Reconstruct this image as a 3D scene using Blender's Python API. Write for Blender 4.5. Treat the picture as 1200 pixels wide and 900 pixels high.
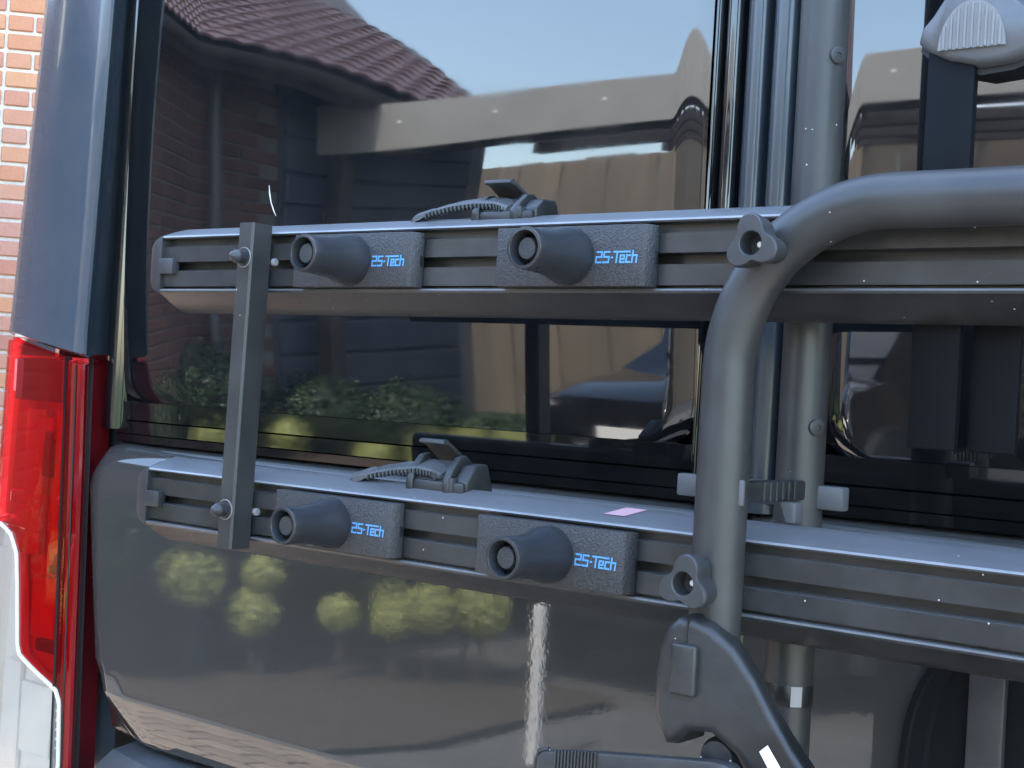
import bpy, bmesh, math, random
from mathutils import Vector, Matrix
random.seed(7)
sc = bpy.context.scene
for o in list(bpy.data.objects): bpy.data.objects.remove(o)

# ------------------------------------------------------------------ camera
CAM = Vector((1.1274, -0.9957, 1.3065))
cam_d = bpy.data.cameras.new('Camera'); cam = bpy.data.objects.new('Camera', cam_d)
sc.collection.objects.link(cam)
right = Vector((0.78733, 0.61377, 0.05831)); down = Vector((0.04028, 0.04317, -0.99826)); fwd = Vector((-0.61522, 0.78830, 0.00926))
M = Matrix.Identity(4)
for i in range(3):
    M[i][0] = right[i]; M[i][1] = -down[i]; M[i][2] = -fwd[i]; M[i][3] = CAM[i]
cam.matrix_world = M
cam_d.sensor_width = 36.0; cam_d.lens = 1680 / 1200 * 36; cam_d.clip_start = 0.02; cam_d.clip_end = 2000
sc.camera = cam

# ------------------------------------------------------------------ sky, sun, exposure
SUN_EL = math.radians(50); SUN_DIR = Vector((0.12, 0.993, 0)).normalized()
w = bpy.data.worlds.new('World'); sc.world = w; w.use_nodes = True
nt = w.node_tree; nt.nodes.clear()
sky = nt.nodes.new('ShaderNodeTexSky'); sky.sky_type = 'NISHITA'; sky.sun_disc = False
sky.sun_elevation = SUN_EL; sky.sun_rotation = math.atan2(SUN_DIR.x, SUN_DIR.y)
sky.air_density = 1.2; sky.dust_density = 1.7; sky.ozone_density = 1.0
bg = nt.nodes.new('ShaderNodeBackground'); bg.inputs[1].default_value = 0.15
wo = nt.nodes.new('ShaderNodeOutputWorld')
nt.links.new(sky.outputs[0], bg.inputs[0]); nt.links.new(bg.outputs[0], wo.inputs[0])
sd = bpy.data.lights.new('Sun', 'SUN'); sd.energy = 2.0; sd.angle = math.radians(0.53); sd.color = (1.0, 0.95, 0.87)
so = bpy.data.objects.new('Sun', sd); sc.collection.objects.link(so)
tosun = Vector((SUN_DIR.x * math.cos(SUN_EL), SUN_DIR.y * math.cos(SUN_EL), math.sin(SUN_EL)))
so.rotation_euler = tosun.to_track_quat('Z', 'Y').to_euler(); so.location = tosun * 30
sc.view_settings.view_transform = 'Standard'; sc.view_settings.look = 'None'
sc.view_settings.exposure = 3.4; sc.view_settings.gamma = 1.0
sc.view_settings.use_curve_mapping = False

# ------------------------------------------------------------------ materials
MATS = {}
def nodes_of(name):
    m = bpy.data.materials.new(name); m.use_nodes = True
    n = m.node_tree.nodes; b = n['Principled BSDF']
    return m, n, m.node_tree.links, b
def ramp(n, l, src, p0, c0, p1, c1):
    r = n.new('ShaderNodeValToRGB'); e = r.color_ramp.elements
    e[0].position = p0; e[0].color = (*c0, 1) if len(c0) == 3 else c0
    e[1].position = p1; e[1].color = (*c1, 1) if len(c1) == 3 else c1
    l.new(src, r.inputs[0]); return r
def noise(n, l, scale, detail=3, vec=None, rough=0.5):
    t = n.new('ShaderNodeTexNoise'); t.inputs['Scale'].default_value = scale; t.inputs['Detail'].default_value = detail
    t.inputs['Roughness'].default_value = rough
    if vec is None:
        c = n.new('ShaderNodeTexCoord'); vec = c.outputs['Object']
    l.new(vec, t.inputs['Vector']); return t
def bump(n, l, b, h, strength, dist):
    bp = n.new('ShaderNodeBump'); bp.inputs['Strength'].default_value = strength; bp.inputs['Distance'].default_value = dist
    l.new(h, bp.inputs['Height']); l.new(bp.outputs[0], b.inputs['Normal']); return bp
def mixc(n, l, fac, a, b_):
    m = n.new('ShaderNodeMix'); m.data_type = 'RGBA'
    if isinstance(fac, float): m.inputs[0].default_value = fac
    else: l.new(fac, m.inputs[0])
    for i, v in ((6, a), (7, b_)):
        if isinstance(v, tuple): m.inputs[i].default_value = (*v, 1)
        else: l.new(v, m.inputs[i])
    return m.outputs[2]

def satin(name, base, rough, chips=0.0, dust=0.3, grain=None, spec=0.5, dustcol=(0.15, 0.15, 0.145), skytop=0.0, fleck=False, crest=False):
    """powder coat / moulded plastic: dust film, scattered white chips, fine relief"""
    m, n, l, b = nodes_of(name)
    nz = noise(n, l, 9, 5, rough=0.65); nf = noise(n, l, 160, 3)
    col = mixc(n, l, ramp(n, l, nz.outputs[0], 0.42, (0, 0, 0), 0.75, (dust,) * 3).outputs[0], base, dustcol)
    if fleck:
        fl = noise(n, l, 850, 2); col = mixc(n, l, ramp(n, l, fl.outputs[0], 0.40, (0, 0, 0), 0.66, (0.5,) * 3).outputs[0], col, (0.075, 0.075, 0.077))
    if skytop:      # pale blue-grey on the upward faces paints in the sky's sheen
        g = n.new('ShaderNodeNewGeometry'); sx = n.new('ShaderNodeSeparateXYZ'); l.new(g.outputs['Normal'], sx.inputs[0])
        up_ = ramp(n, l, sx.outputs['Z'], 0.35, (0, 0, 0), 0.95, (skytop,) * 3); col = mixc(n, l, up_.outputs[0], col, (0.24, 0.25, 0.27))
    if crest:        # bright crest highlight painted in as pale worn metal along the rail's upper front edge
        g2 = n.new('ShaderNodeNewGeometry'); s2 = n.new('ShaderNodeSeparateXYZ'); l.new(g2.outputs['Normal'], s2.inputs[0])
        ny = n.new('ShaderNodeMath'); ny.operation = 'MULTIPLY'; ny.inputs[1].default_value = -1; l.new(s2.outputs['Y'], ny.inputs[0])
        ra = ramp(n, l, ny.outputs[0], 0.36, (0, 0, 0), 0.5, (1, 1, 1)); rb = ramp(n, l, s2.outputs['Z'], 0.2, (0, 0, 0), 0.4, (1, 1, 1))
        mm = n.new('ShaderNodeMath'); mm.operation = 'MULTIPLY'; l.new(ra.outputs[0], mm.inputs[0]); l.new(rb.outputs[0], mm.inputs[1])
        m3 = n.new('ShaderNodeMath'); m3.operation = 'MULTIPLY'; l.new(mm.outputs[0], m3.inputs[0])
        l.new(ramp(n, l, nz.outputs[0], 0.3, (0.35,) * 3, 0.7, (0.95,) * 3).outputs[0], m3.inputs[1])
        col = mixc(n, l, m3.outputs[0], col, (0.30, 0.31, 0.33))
    if chips:
        tc = n.new('ShaderNodeTexCoord')
        v = n.new('ShaderNodeTexVoronoi'); v.inputs['Scale'].default_value = 170; l.new(tc.outputs['Object'], v.inputs['Vector'])
        wn = n.new('ShaderNodeTexWhiteNoise'); l.new(v.outputs['Position'], wn.inputs['Vector'])
        lt = n.new('ShaderNodeMath'); lt.operation = 'LESS_THAN'; lt.inputs[1].default_value = 0.125; l.new(v.outputs['Distance'], lt.inputs[0])
        gt = n.new('ShaderNodeMath'); gt.operation = 'LESS_THAN'; gt.inputs[1].default_value = 0
        cl = ramp(n, l, noise(n, l, 13, 2).outputs[0], 0.48, (0, 0, 0), 0.72, (chips * 1.6,) * 3); l.new(cl.outputs[0], gt.inputs[1]); l.new(wn.outputs['Value'], gt.inputs[0])
        mu = n.new('ShaderNodeMath'); mu.operation = 'MULTIPLY'; l.new(lt.outputs[0], mu.inputs[0]); l.new(gt.outputs[0], mu.inputs[1])
        col = mixc(n, l, mu.outputs[0], col, (0.62, 0.62, 0.6))
    l.new(col, b.inputs['Base Color'])
    r = ramp(n, l, nz.outputs[0], 0.3, (rough - 0.06,) * 3, 0.8, (rough + 0.12,) * 3); l.new(r.outputs[0], b.inputs['Roughness'])
    b.inputs['Specular IOR Level'].default_value = spec
    if grain: bump(n, l, b, noise(n, l, grain[0], 2).outputs[0], grain[1], 0.001)
    else: bump(n, l, b, nf.outputs[0], 0.06, 0.001)
    return m
def gloss(name, base, rough, ior=1.5, coat=0.0, peel=None, dirt=None):
    m, n, l, b = nodes_of(name)
    b.inputs['Base Color'].default_value = (*base, 1); b.inputs['Roughness'].default_value = rough; b.inputs['IOR'].default_value = ior
    b.inputs['Coat Weight'].default_value = coat; b.inputs['Coat Roughness'].default_value = 0.02
    if peel:
        bb_ = bump(n, l, b, noise(n, l, peel[0], 2).outputs[0], peel[1], 0.001); l.new(bb_.outputs[0], b.inputs['Coat Normal'])
    if dirt:
        nz = noise(n, l, 14, 6, rough=0.7)
        l.new(mixc(n, l, ramp(n, l, nz.outputs[0], 0.4, (0, 0, 0), 0.85, (dirt,) * 3).outputs[0], base, (0.2, 0.19, 0.17)), b.inputs['Base Color'])
        l.new(ramp(n, l, nz.outputs[0], 0.3, (rough,) * 3, 0.9, (rough + 0.05,) * 3).outputs[0], b.inputs['Roughness'])
    return m
def mineral(name, cols, scale, rough=0.85, bstr=0.4, rnd=False, bscale=60):
    m, n, l, b = nodes_of(name)
    nz = noise(n, l, scale, 6, rough=0.6)
    c = ramp(n, l, nz.outputs[0], 0.3, cols[0], 0.7, cols[1]).outputs[0]
    if rnd:
        oi = n.new('ShaderNodeObjectInfo')
        g = n.new('ShaderNodeNewGeometry')
        ad = n.new('ShaderNodeMath'); ad.operation = 'ADD'; l.new(oi.outputs['Random'], ad.inputs[0]); l.new(g.outputs['Random Per Island'], ad.inputs[1])
        fr = n.new('ShaderNodeMath'); fr.operation = 'FRACT'; l.new(ad.outputs[0], fr.inputs[0])
        r = n.new('ShaderNodeValToRGB'); e = r.color_ramp.elements
        e[0].position = 0; e[0].color = (*rnd[0], 1); e[1].position = 1; e[1].color = (*rnd[-1], 1)
        for i, x in enumerate(rnd[1:-1]):
            k = e.new((i + 1) / (len(rnd) - 1)); k.color = (*x, 1)
        l.new(fr.outputs[0], r.inputs[0])
        c = mixc(n, l, 0.65, c, r.outputs[0])
    l.new(c, b.inputs['Base Color']); b.inputs['Roughness'].default_value = rough
    bump(n, l, b, noise(n, l, bscale, 5).outputs[0], bstr, 0.004)
    return m

MT = {
 'coat':   satin('black_powder_coat', (0.029, 0.0295, 0.030), 0.40, chips=0.10, dust=0.16),
 'rail':   satin('black_rail_paint', (0.023, 0.0235, 0.024), 0.31, chips=0.16, dust=0.22, skytop=0.45, crest=True),
 'capplastic': satin('grey_black_plastic', (0.028, 0.030, 0.033), 0.42, dust=0.25, grain=(500, 0.12)),
 'plastic': satin('black_plastic', (0.012, 0.0125, 0.013), 0.36, chips=0.05, dust=0.22, grain=(450, 0.1)),
 'print':  satin('printed_plastic', (0.020, 0.021, 0.023), 0.46, dust=0.12, grain=(620, 1.0), fleck=True),
 'printsmooth': satin('smooth_printed_plastic', (0.026, 0.028, 0.032), 0.24, dust=0.05),
 'worn':   satin('worn_coat', (0.02, 0.022, 0.025), 0.4, chips=0.9, dust=0.4),
 'strap':  satin('worn_strap_plastic', (0.075, 0.078, 0.082), 0.36, dust=0.35),
 'dark':   satin('dark_rubber', (0.005, 0.006, 0.007), 0.55, dust=0.05),
 'arm':    satin('black_arm', (0.003, 0.004, 0.0055), 0.6, dust=0.0, spec=0.15),
 'greyplastic': satin('grey_plastic', (0.085, 0.09, 0.098), 0.38, dust=0.25, dustcol=(0.25, 0.25, 0.25)),
 'ribs':   satin('light_grey_plastic', (0.17, 0.17, 0.17), 0.5, dust=0.2, dustcol=(0.4, 0.4, 0.38)),
 'steel':  gloss('zinc_steel', (0.28, 0.28, 0.28), 0.45),
 'blue':   gloss('blue_lettering', (0.10, 0.31, 0.60), 0.5),
 'pink':   gloss('pink_label', (0.62, 0.36, 0.40), 0.7),
 'label':  gloss('white_label', (0.75, 0.75, 0.72), 0.55),
 'paint':  gloss('dark_body_paint', (0.044, 0.0435, 0.041), 0.03, ior=1.5, coat=0.3, peel=(220, 0.016)),
 'pillar': gloss('dark_blue_body_paint', (0.048, 0.064, 0.084), 0.18, ior=1.5, coat=0.35, dirt=0.10),
 'glass':  gloss('dark_tinted_glass', (0.005, 0.006, 0.0075), 0.012, ior=1.80, dirt=0.03),
 'trim':   gloss('gloss_black_trim', (0.005, 0.006, 0.007), 0.03, ior=1.7, dirt=0.04),
 'seal':   gloss('seal_strip', (0.03, 0.04, 0.05), 0.25, ior=1.6),
 'bumper': satin('bumper_plastic', (0.045, 0.050, 0.055), 0.5, dust=0.25, grain=(300, 0.2)),
 'white':  mineral('white_paint', ((0.72, 0.72, 0.70), (0.8, 0.8, 0.78)), 8, 0.5, 0.05),
 'cream':  mineral('cream_paint', ((0.62, 0.60, 0.50), (0.7, 0.68, 0.58)), 8, 0.5, 0.05),
 'brick':  mineral('brick_clay', ((0.30, 0.13, 0.09), (0.40, 0.20, 0.13)), 22, 0.9, 0.5, rnd=[(0.46, 0.20, 0.09), (0.38, 0.16, 0.12), (0.50, 0.25, 0.11), (0.40, 0.21, 0.16), (0.48, 0.22, 0.10)]),
 'brickdark': mineral('dark_red_brick', ((0.10, 0.045, 0.033), (0.14, 0.065, 0.045)), 22, 0.9, 0.5, rnd=[(0.10, 0.05, 0.04), (0.075, 0.042, 0.038), (0.12, 0.064, 0.048)]),
 'mortar': mineral('mortar', ((0.50, 0.46, 0.39), (0.62, 0.57, 0.49)), 40, 0.95, 0.5),
 'mortardark': mineral('grey_mortar', ((0.13, 0.12, 0.11), (0.18, 0.17, 0.155)), 40, 0.95, 0.5),
 'tile':   mineral('clay_roof_tile', ((0.13, 0.08, 0.075), (0.20, 0.13, 0.12)), 15, 0.4, 0.3, rnd=[(0.17, 0.10, 0.092), (0.12, 0.08, 0.08), (0.21, 0.135, 0.125)]),
 'tilegrey': mineral('grey_roof_tile', ((0.12, 0.12, 0.13), (0.2, 0.19, 0.19)), 6, 0.35, 0.3),
 'render': mineral('cream_render', ((0.5, 0.46, 0.36), (0.56, 0.52, 0.42)), 4, 0.9, 0.2),
 'siding': mineral('slate_blue_siding', ((0.045, 0.055, 0.075), (0.07, 0.08, 0.10)), 5, 0.45, 0.1),
 'wood':   None, 'fascia': mineral('taupe_fascia_paint', ((0.25, 0.25, 0.24), (0.30, 0.30, 0.285)), 3, 0.5, 0.05),
 'beam':   mineral('dark_stained_timber', ((0.03, 0.026, 0.024), (0.05, 0.04, 0.035)), 9, 0.6, 0.3),
 'asphalt': mineral('asphalt', ((0.09, 0.088, 0.085), (0.15, 0.148, 0.142)), 3, 0.9, 0.6, bscale=120),
 'paver':  mineral('paving_block', ((0.22, 0.18, 0.145), (0.32, 0.265, 0.215)), 14, 0.85, 0.4, rnd=[(0.27, 0.21, 0.165), (0.34, 0.275, 0.22), (0.22, 0.175, 0.145)]),
 'sand':   mineral('joint_sand', ((0.05, 0.042, 0.035), (0.08, 0.07, 0.055)), 30, 0.95, 0.4),
 'soil':   mineral('bark_soil', ((0.04, 0.028, 0.02), (0.10, 0.075, 0.055)), 30, 0.95, 0.7),
 'grass':  mineral('lawn', ((0.05, 0.075, 0.025), (0.08, 0.11, 0.035)), 12, 0.9, 0.6),
 'carpaint': gloss('black_car_paint', (0.006, 0.006, 0.008), 0.08, ior=1.5, coat=0.6),
 'tyre':   satin('tyre_rubber', (0.015, 0.015, 0.016), 0.8, dust=0.2),
 'alloy':  gloss('alloy', (0.45, 0.45, 0.46), 0.3),
}
def wood():
    m, n, l, b = nodes_of('fence_wood')
    tc = n.new('ShaderNodeTexCoord'); mp = n.new('ShaderNodeMapping'); mp.inputs['Scale'].default_value = (14, 14, 0.8)
    l.new(tc.outputs['Object'], mp.inputs['Vector'])
    nz = noise(n, l, 1.6, 6, mp.outputs[0], 0.65)
    oi = n.new('ShaderNodeObjectInfo')
    c = ramp(n, l, nz.outputs[0], 0.3, (0.11, 0.09, 0.07), 0.7, (0.21, 0.18, 0.14)).outputs[0]
    c2 = ramp(n, l, oi.outputs['Random'], 0, (0.11, 0.09, 0.075), 1, (0.24, 0.19, 0.14)).outputs[0]
    l.new(mixc(n, l, 0.4, c, c2), b.inputs['Base Color']); b.inputs['Roughness'].default_value = 0.8
    bump(n, l, b, nz.outputs[0], 0.4, 0.004); return m
MT['wood'] = wood()
def leafmat(name, a, c):
    m, n, l, b = nodes_of(name)
    g = n.new('ShaderNodeNewGeometry')
    l.new(ramp(n, l, g.outputs['Random Per Island'], 0, a, 1, c).outputs[0], b.inputs['Base Color'])
    b.inputs['Roughness'].default_value = 0.5; b.inputs['Subsurface Weight'].default_value = 0.0
    return m
MT['leafdark'] = leafmat('dark_leaves', (0.012, 0.028, 0.008), (0.04, 0.07, 0.022))
MT['leafyellow'] = leafmat('yellow_green_leaves', (0.30, 0.34, 0.09), (0.52, 0.54, 0.20))
def lensmat(name, tint, refl):
    m = bpy.data.materials.new(name); m.use_nodes = True; n = m.node_tree.nodes; l = m.node_tree.links; n.clear()
    o = n.new('ShaderNodeOutputMaterial'); t = n.new('ShaderNodeBsdfTransparent'); t.inputs[0].default_value = (*tint, 1)
    d = n.new('ShaderNodeBsdfDiffuse'); d.inputs[0].default_value = (*refl, 1)
    g = n.new('ShaderNodeBsdfGlossy'); g.inputs['Roughness'].default_value = 0.04
    m1 = n.new('ShaderNodeMixShader'); m1.inputs[0].default_value = 0.2; l.new(t.outputs[0], m1.inputs[1]); l.new(d.outputs[0], m1.inputs[2])
    f = n.new('ShaderNodeFresnel'); f.inputs[0].default_value = 1.5
    m2 = n.new('ShaderNodeMixShader'); l.new(f.outputs[0], m2.inputs[0]); l.new(m1.outputs[0], m2.inputs[1]); l.new(g.outputs[0], m2.inputs[2])
    l.new(m2.outputs[0], o.inputs[0]); return m
MT['redlens'] = lensmat('red_lens', (0.90, 0.015, 0.025), (0.42, 0.005, 0.010))
MT['pinkred'] = gloss('bright_reflector', (0.80, 0.16, 0.15), 0.3)
MT['deepred'] = gloss('deep_red_plastic', (0.22, 0.004, 0.008), 0.25)
MT['lensside'] = gloss('dark_red_lens_side', (0.20, 0.004, 0.010), 0.12)
MT['clearlens'] = lensmat('clear_lens', (0.98, 0.97, 0.94), (0.92, 0.87, 0.78))
MT['reflector'] = gloss('lamp_reflector', (0.8, 0.79, 0.77), 0.22)
MT['redreflector'] = gloss('red_reflector', (0.75, 0.02, 0.03), 0.3)
def poly():
    m = bpy.data.materials.new('polycarbonate'); m.use_nodes = True; n = m.node_tree.nodes; l = m.node_tree.links; n.clear()
    o = n.new('ShaderNodeOutputMaterial'); t = n.new('ShaderNodeBsdfTransparent'); t.inputs[0].default_value = (0.8, 0.82, 0.84, 1)
    d = n.new('ShaderNodeBsdfTranslucent'); d.inputs[0].default_value = (0.85, 0.86, 0.88, 1)
    m1 = n.new('ShaderNodeMixShader'); m1.inputs[0].default_value = 0.6; l.new(t.outputs[0], m1.inputs[1]); l.new(d.outputs[0], m1.inputs[2])
    l.new(m1.outputs[0], o.inputs[0]); return m
MT['poly'] = poly()

# ------------------------------------------------------------------ mesh helpers
COL = sc.collection
def mesh(name, v, f, mat, smooth=None):
    me = bpy.data.meshes.new(name); me.from_pydata([tuple(p) for p in v], [], f); me.update()
    bm = bmesh.new(); bm.from_mesh(me); bmesh.ops.recalc_face_normals(bm, faces=bm.faces); bm.to_mesh(me); bm.free()
    for m_ in (mat if isinstance(mat, (list, tuple)) else [mat]): me.materials.append(MT[m_])
    if smooth is not None:
        for p in me.polygons: p.use_smooth = True
        me.set_sharp_from_angle(angle=math.radians(smooth))
    return me
def link(name, me, parent=None, loc=None):
    o = bpy.data.objects.new(name, me); COL.objects.link(o)
    if loc is not None: o.location = loc
    if parent is not None:
        o.parent = parent; o.matrix_parent_inverse = Matrix.Translation(-origin(parent))
    return o
def origin(o):
    # world-space origin of an (unrotated) parent chain
    p = o; 
    if o.parent is None: return Vector(o.location)
    return Vector(o.location)
def add(name, vf, mat, parent=None, smooth=None):
    return link(name, mesh(name, vf[0], vf[1], mat, smooth), parent)
def thing(name, label, cat, loc, group=None):
    o = bpy.data.objects.new(name, None); COL.objects.link(o); o.location = loc
    o.empty_display_size = 0.05
    return tag(o, label, cat, group)
def tag(o, label, cat, group=None):
    o['label'] = label; o['category'] = cat
    if group: o['group'] = group
    return o
def struct(o): o['kind'] = 'structure'; return o
def stuff(o): o['kind'] = 'stuff'; return o

def join(*parts):
    V, F = [], []
    for v, f in parts:
        k = len(V); V += [tuple(p) for p in v]; F += [tuple(i + k for i in q) for q in f]
    return V, F
def box(x0, x1, y0, y1, z0, z1, bev=0.0, seg=2):
    bm = bmesh.new(); bmesh.ops.create_cube(bm, size=1.0)
    for v in bm.verts:
        v.co = Vector(((x0 + x1) / 2 + v.co.x * (x1 - x0), (y0 + y1) / 2 + v.co.y * (y1 - y0), (z0 + z1) / 2 + v.co.z * (z1 - z0)))
    if bev: bmesh.ops.bevel(bm, geom=list(bm.edges), offset=bev, segments=seg, affect='EDGES', profile=0.5)
    return from_bm(bm)
def from_bm(bm):
    bm.verts.index_update(); V = [v.co.copy() for v in bm.verts]; F = [tuple(v.index for v in f.verts) for f in bm.faces]; bm.free(); return V, F
def prism(poly2, a0, a1, axis='X', bev=0.0, seg=2):
    """extrude a 2D polygon; axis X: poly=(y,z); axis Y: poly=(x,z); axis Z: poly=(x,y)"""
    def p3(p, a):
        return {'X': (a, p[0], p[1]), 'Y': (p[0], a, p[1]), 'Z': (p[0], p[1], a)}[axis]
    n = len(poly2); V = [p3(p, a0) for p in poly2] + [p3(p, a1) for p in poly2]
    F = [(i, (i + 1) % n, n + (i + 1) % n, n + i) for i in range(n)] + [tuple(range(n))[::-1], tuple(range(n, 2 * n))]
    if bev:
        bm = bmesh.new(); vs = [bm.verts.new(p) for p in V]
        for f in F: bm.faces.new([vs[i] for i in f])
        bmesh.ops.recalc_face_normals(bm, faces=bm.faces)
        ed = [e for e in bm.edges if len(e.link_faces) == 2 and e.calc_face_angle(0) > 0.5]
        bmesh.ops.bevel(bm, geom=ed, offset=bev, segments=seg, affect='EDGES', profile=0.5)
        return from_bm(bm)
    return V, F
def loft(rings, closed=True, cap=True):
    n = len(rings[0]); V = [p for r in rings for p in r]; F = []
    for i in range(len(rings) - 1):
        for j in range(n if closed else n - 1):
            k = (j + 1) % n; F.append((i * n + j, i * n + k, (i + 1) * n + k, (i + 1) * n + j))
    if cap and closed: F += [tuple(range(n))[::-1], tuple(range((len(rings) - 1) * n, len(rings) * n))]
    return V, F
def lathe(prof, c, axis=Vector((0, -1, 0)), n=40):
    """prof: (r, h) along axis from c"""
    axis = Vector(axis).normalized(); u = axis.orthogonal().normalized(); v = axis.cross(u); c = Vector(c)
    rings = [[c + axis * h + (u * math.cos(t) + v * math.sin(t)) * max(r, 1e-5) for t in [2 * math.pi * k / n for k in range(n)]] for r, h in prof]
    return loft(rings)
def tube(path, r, n=24, cap=True):
    path = [Vector(p) for p in path]; rings = []
    t0 = (path[1] - path[0]).normalized(); u = t0.orthogonal().normalized()
    for i, p in enumerate(path):
        t = (path[min(i + 1, len(path) - 1)] - path[max(i - 1, 0)]).normalized()
        u = (u - t * u.dot(t)).normalized(); v = t.cross(u)
        rr = r[i] if isinstance(r, (list, tuple)) else r
        rings.append([p + (u * math.cos(a) + v * math.sin(a)) * rr for a in [2 * math.pi * k / n for k in range(n)]])
    return loft(rings, cap=cap)
def grid(fn, us, vs):
    V = [fn(u, v) for v in vs for u in us]; n = len(us)
    return V, [(j * n + i, j * n + i + 1, (j + 1) * n + i + 1, (j + 1) * n + i) for j in range(len(vs) - 1) for i in range(n - 1)]
def lin(a, b, n): return [a + (b - a) * i / n for i in range(n + 1)]

def pieces(name, me_of, items, parent, limit=300, mat=None, key=None):
    """items: list of (variant, Matrix). nearest `limit` become objects sharing mesh data, the rest one joined 'stuff' part"""
    items = sorted(items, key=key) if key else items
    for var, mx in items[:limit]:
        o = bpy.data.objects.new(name, me_of[var]); COL.objects.link(o)
        o.parent = parent; o.matrix_parent_inverse = Matrix.Translation(-origin(parent)); o.matrix_basis = mx
    rest = items[limit:]
    if rest:
        V, F = [], []
        for var, mx in rest:
            me = me_of[var]; k = len(V); V += [tuple(mx @ v.co) for v in me.vertices]; F += [tuple(i + k for i in p.vertices) for p in me.polygons]
        me = bpy.data.meshes.new(name + '_field'); me.from_pydata(V, [], F); me.update(); me.materials.append(MT[mat])
        stuff(link(name + '_field', me, parent))

# =================================================================== SETTING: ground
def sheet(name, x0, x1, y0, y1, z, mat, nx=1, ny=1):
    return struct(add(name, grid(lambda u, v: (u, v, z), lin(x0, x1, nx), lin(y0, y1, ny)), mat))
sheet('ground', -600, 600, -600, 600, -0.03, 'grass', 4, 4)
sheet('driveway', -4.0, 9, -9, 12, -0.022, 'asphalt')
pav = sheet('paving', -3.6, 4.2, -1.22, 6.5, -0.016, 'sand')
pm = [mesh('paver', *box(-0.0940, 0.0940, -0.0440, 0.0440, -0.03, 0.03, 0.006, 1), 'paver')]
it = []
for j in range(76):
    y = -1.17 + j * 0.1
    for i in range(39):
        x = -3.5 + i * 0.2 + (0.1 if j % 2 else 0)
        if x > 4.1: continue
        it.append((0, Matrix.Translation((x, y, -0.032 + random.uniform(-0.0015, 0.0015))) @ Matrix.Rotation(random.uniform(-0.012, 0.012), 4, 'Z')))
pieces('paver', pm, it, pav, 300, 'paver', key=lambda q: (q[1].translation - Vector((-1.1, -0.9, 0))).length)
sheet('planting_bed', -4.0, -2.3, -3.95, -1.9, 0.02, 'soil')

# =================================================================== VAN
CX = 0.4975                        # seam between the two doors
van = thing('camper_van', 'dark grey camper van whose rear doors carry the folded bike rack', 'van', (CX, 2.6, 0))
Z2 = 2.52
def van_ring(y, t, zr):
    hw = 1.19 - t; pts = []
    prof = [(0.86, 0.42), (0.985, 0.5), (1.0, 0.75), (1.0, 1.2), (0.985, 1.6), (0.955, 1.95), (0.90, 2.25), (0.82, 2.42), (0.70, zr), (0, zr + 0.02)]
    r = [(CX + hw * a, y, z) for a, z in prof]; l_ = [(CX - hw * a, y, z) for a, z in prof[:-1]]
    return r + l_[::-1]
rings = [van_ring(0.225, 0.035, 2.47), van_ring(0.27, 0.01, 2.51), van_ring(0.5, 0, Z2), van_ring(3.6, 0, Z2), van_ring(4.1, 0.03, 2.4)]
body = add('body', loft(rings), 'pillar', van, 35)
def cab_ring(y, hw, z0, z1):
    return [(CX - hw, y, z0), (CX - hw, y, (z0 + z1) / 2), (CX - hw * 0.9, y, z1), (CX + hw * 0.9, y, z1), (CX + hw, y, (z0 + z1) / 2), (CX + hw, y, z0)]
add('cab', loft([cab_ring(4.09, 1.15, 0.42, 2.38), cab_ring(4.6, 1.1, 0.42, 1.9), cab_ring(5.0, 1.05, 0.42, 1.3), cab_ring(5.5, 0.95, 0.42, 1.0)]), 'pillar', van, 30)
for sx in (-1, 1):
    for yy in (1.35, 4.75):
        x = CX + sx * 1.06
        wh = add('wheel', lathe([(0.2, -0.11), (0.33, -0.11), (0.345, -0.08), (0.345, 0.08), (0.33, 0.11), (0.2, 0.11)], (x, yy, 0.4116), (sx, 0, 0), 40), 'tyre', van, 30)
        add('rim', lathe([(0.2, 0.0), (0.2, 0.1), (0.06, 0.07), (0.06, 0.09), (0, 0.09)], (x, yy, 0.4116), (sx, 0, 0), 28), 'alloy', wh, 30)

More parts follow.
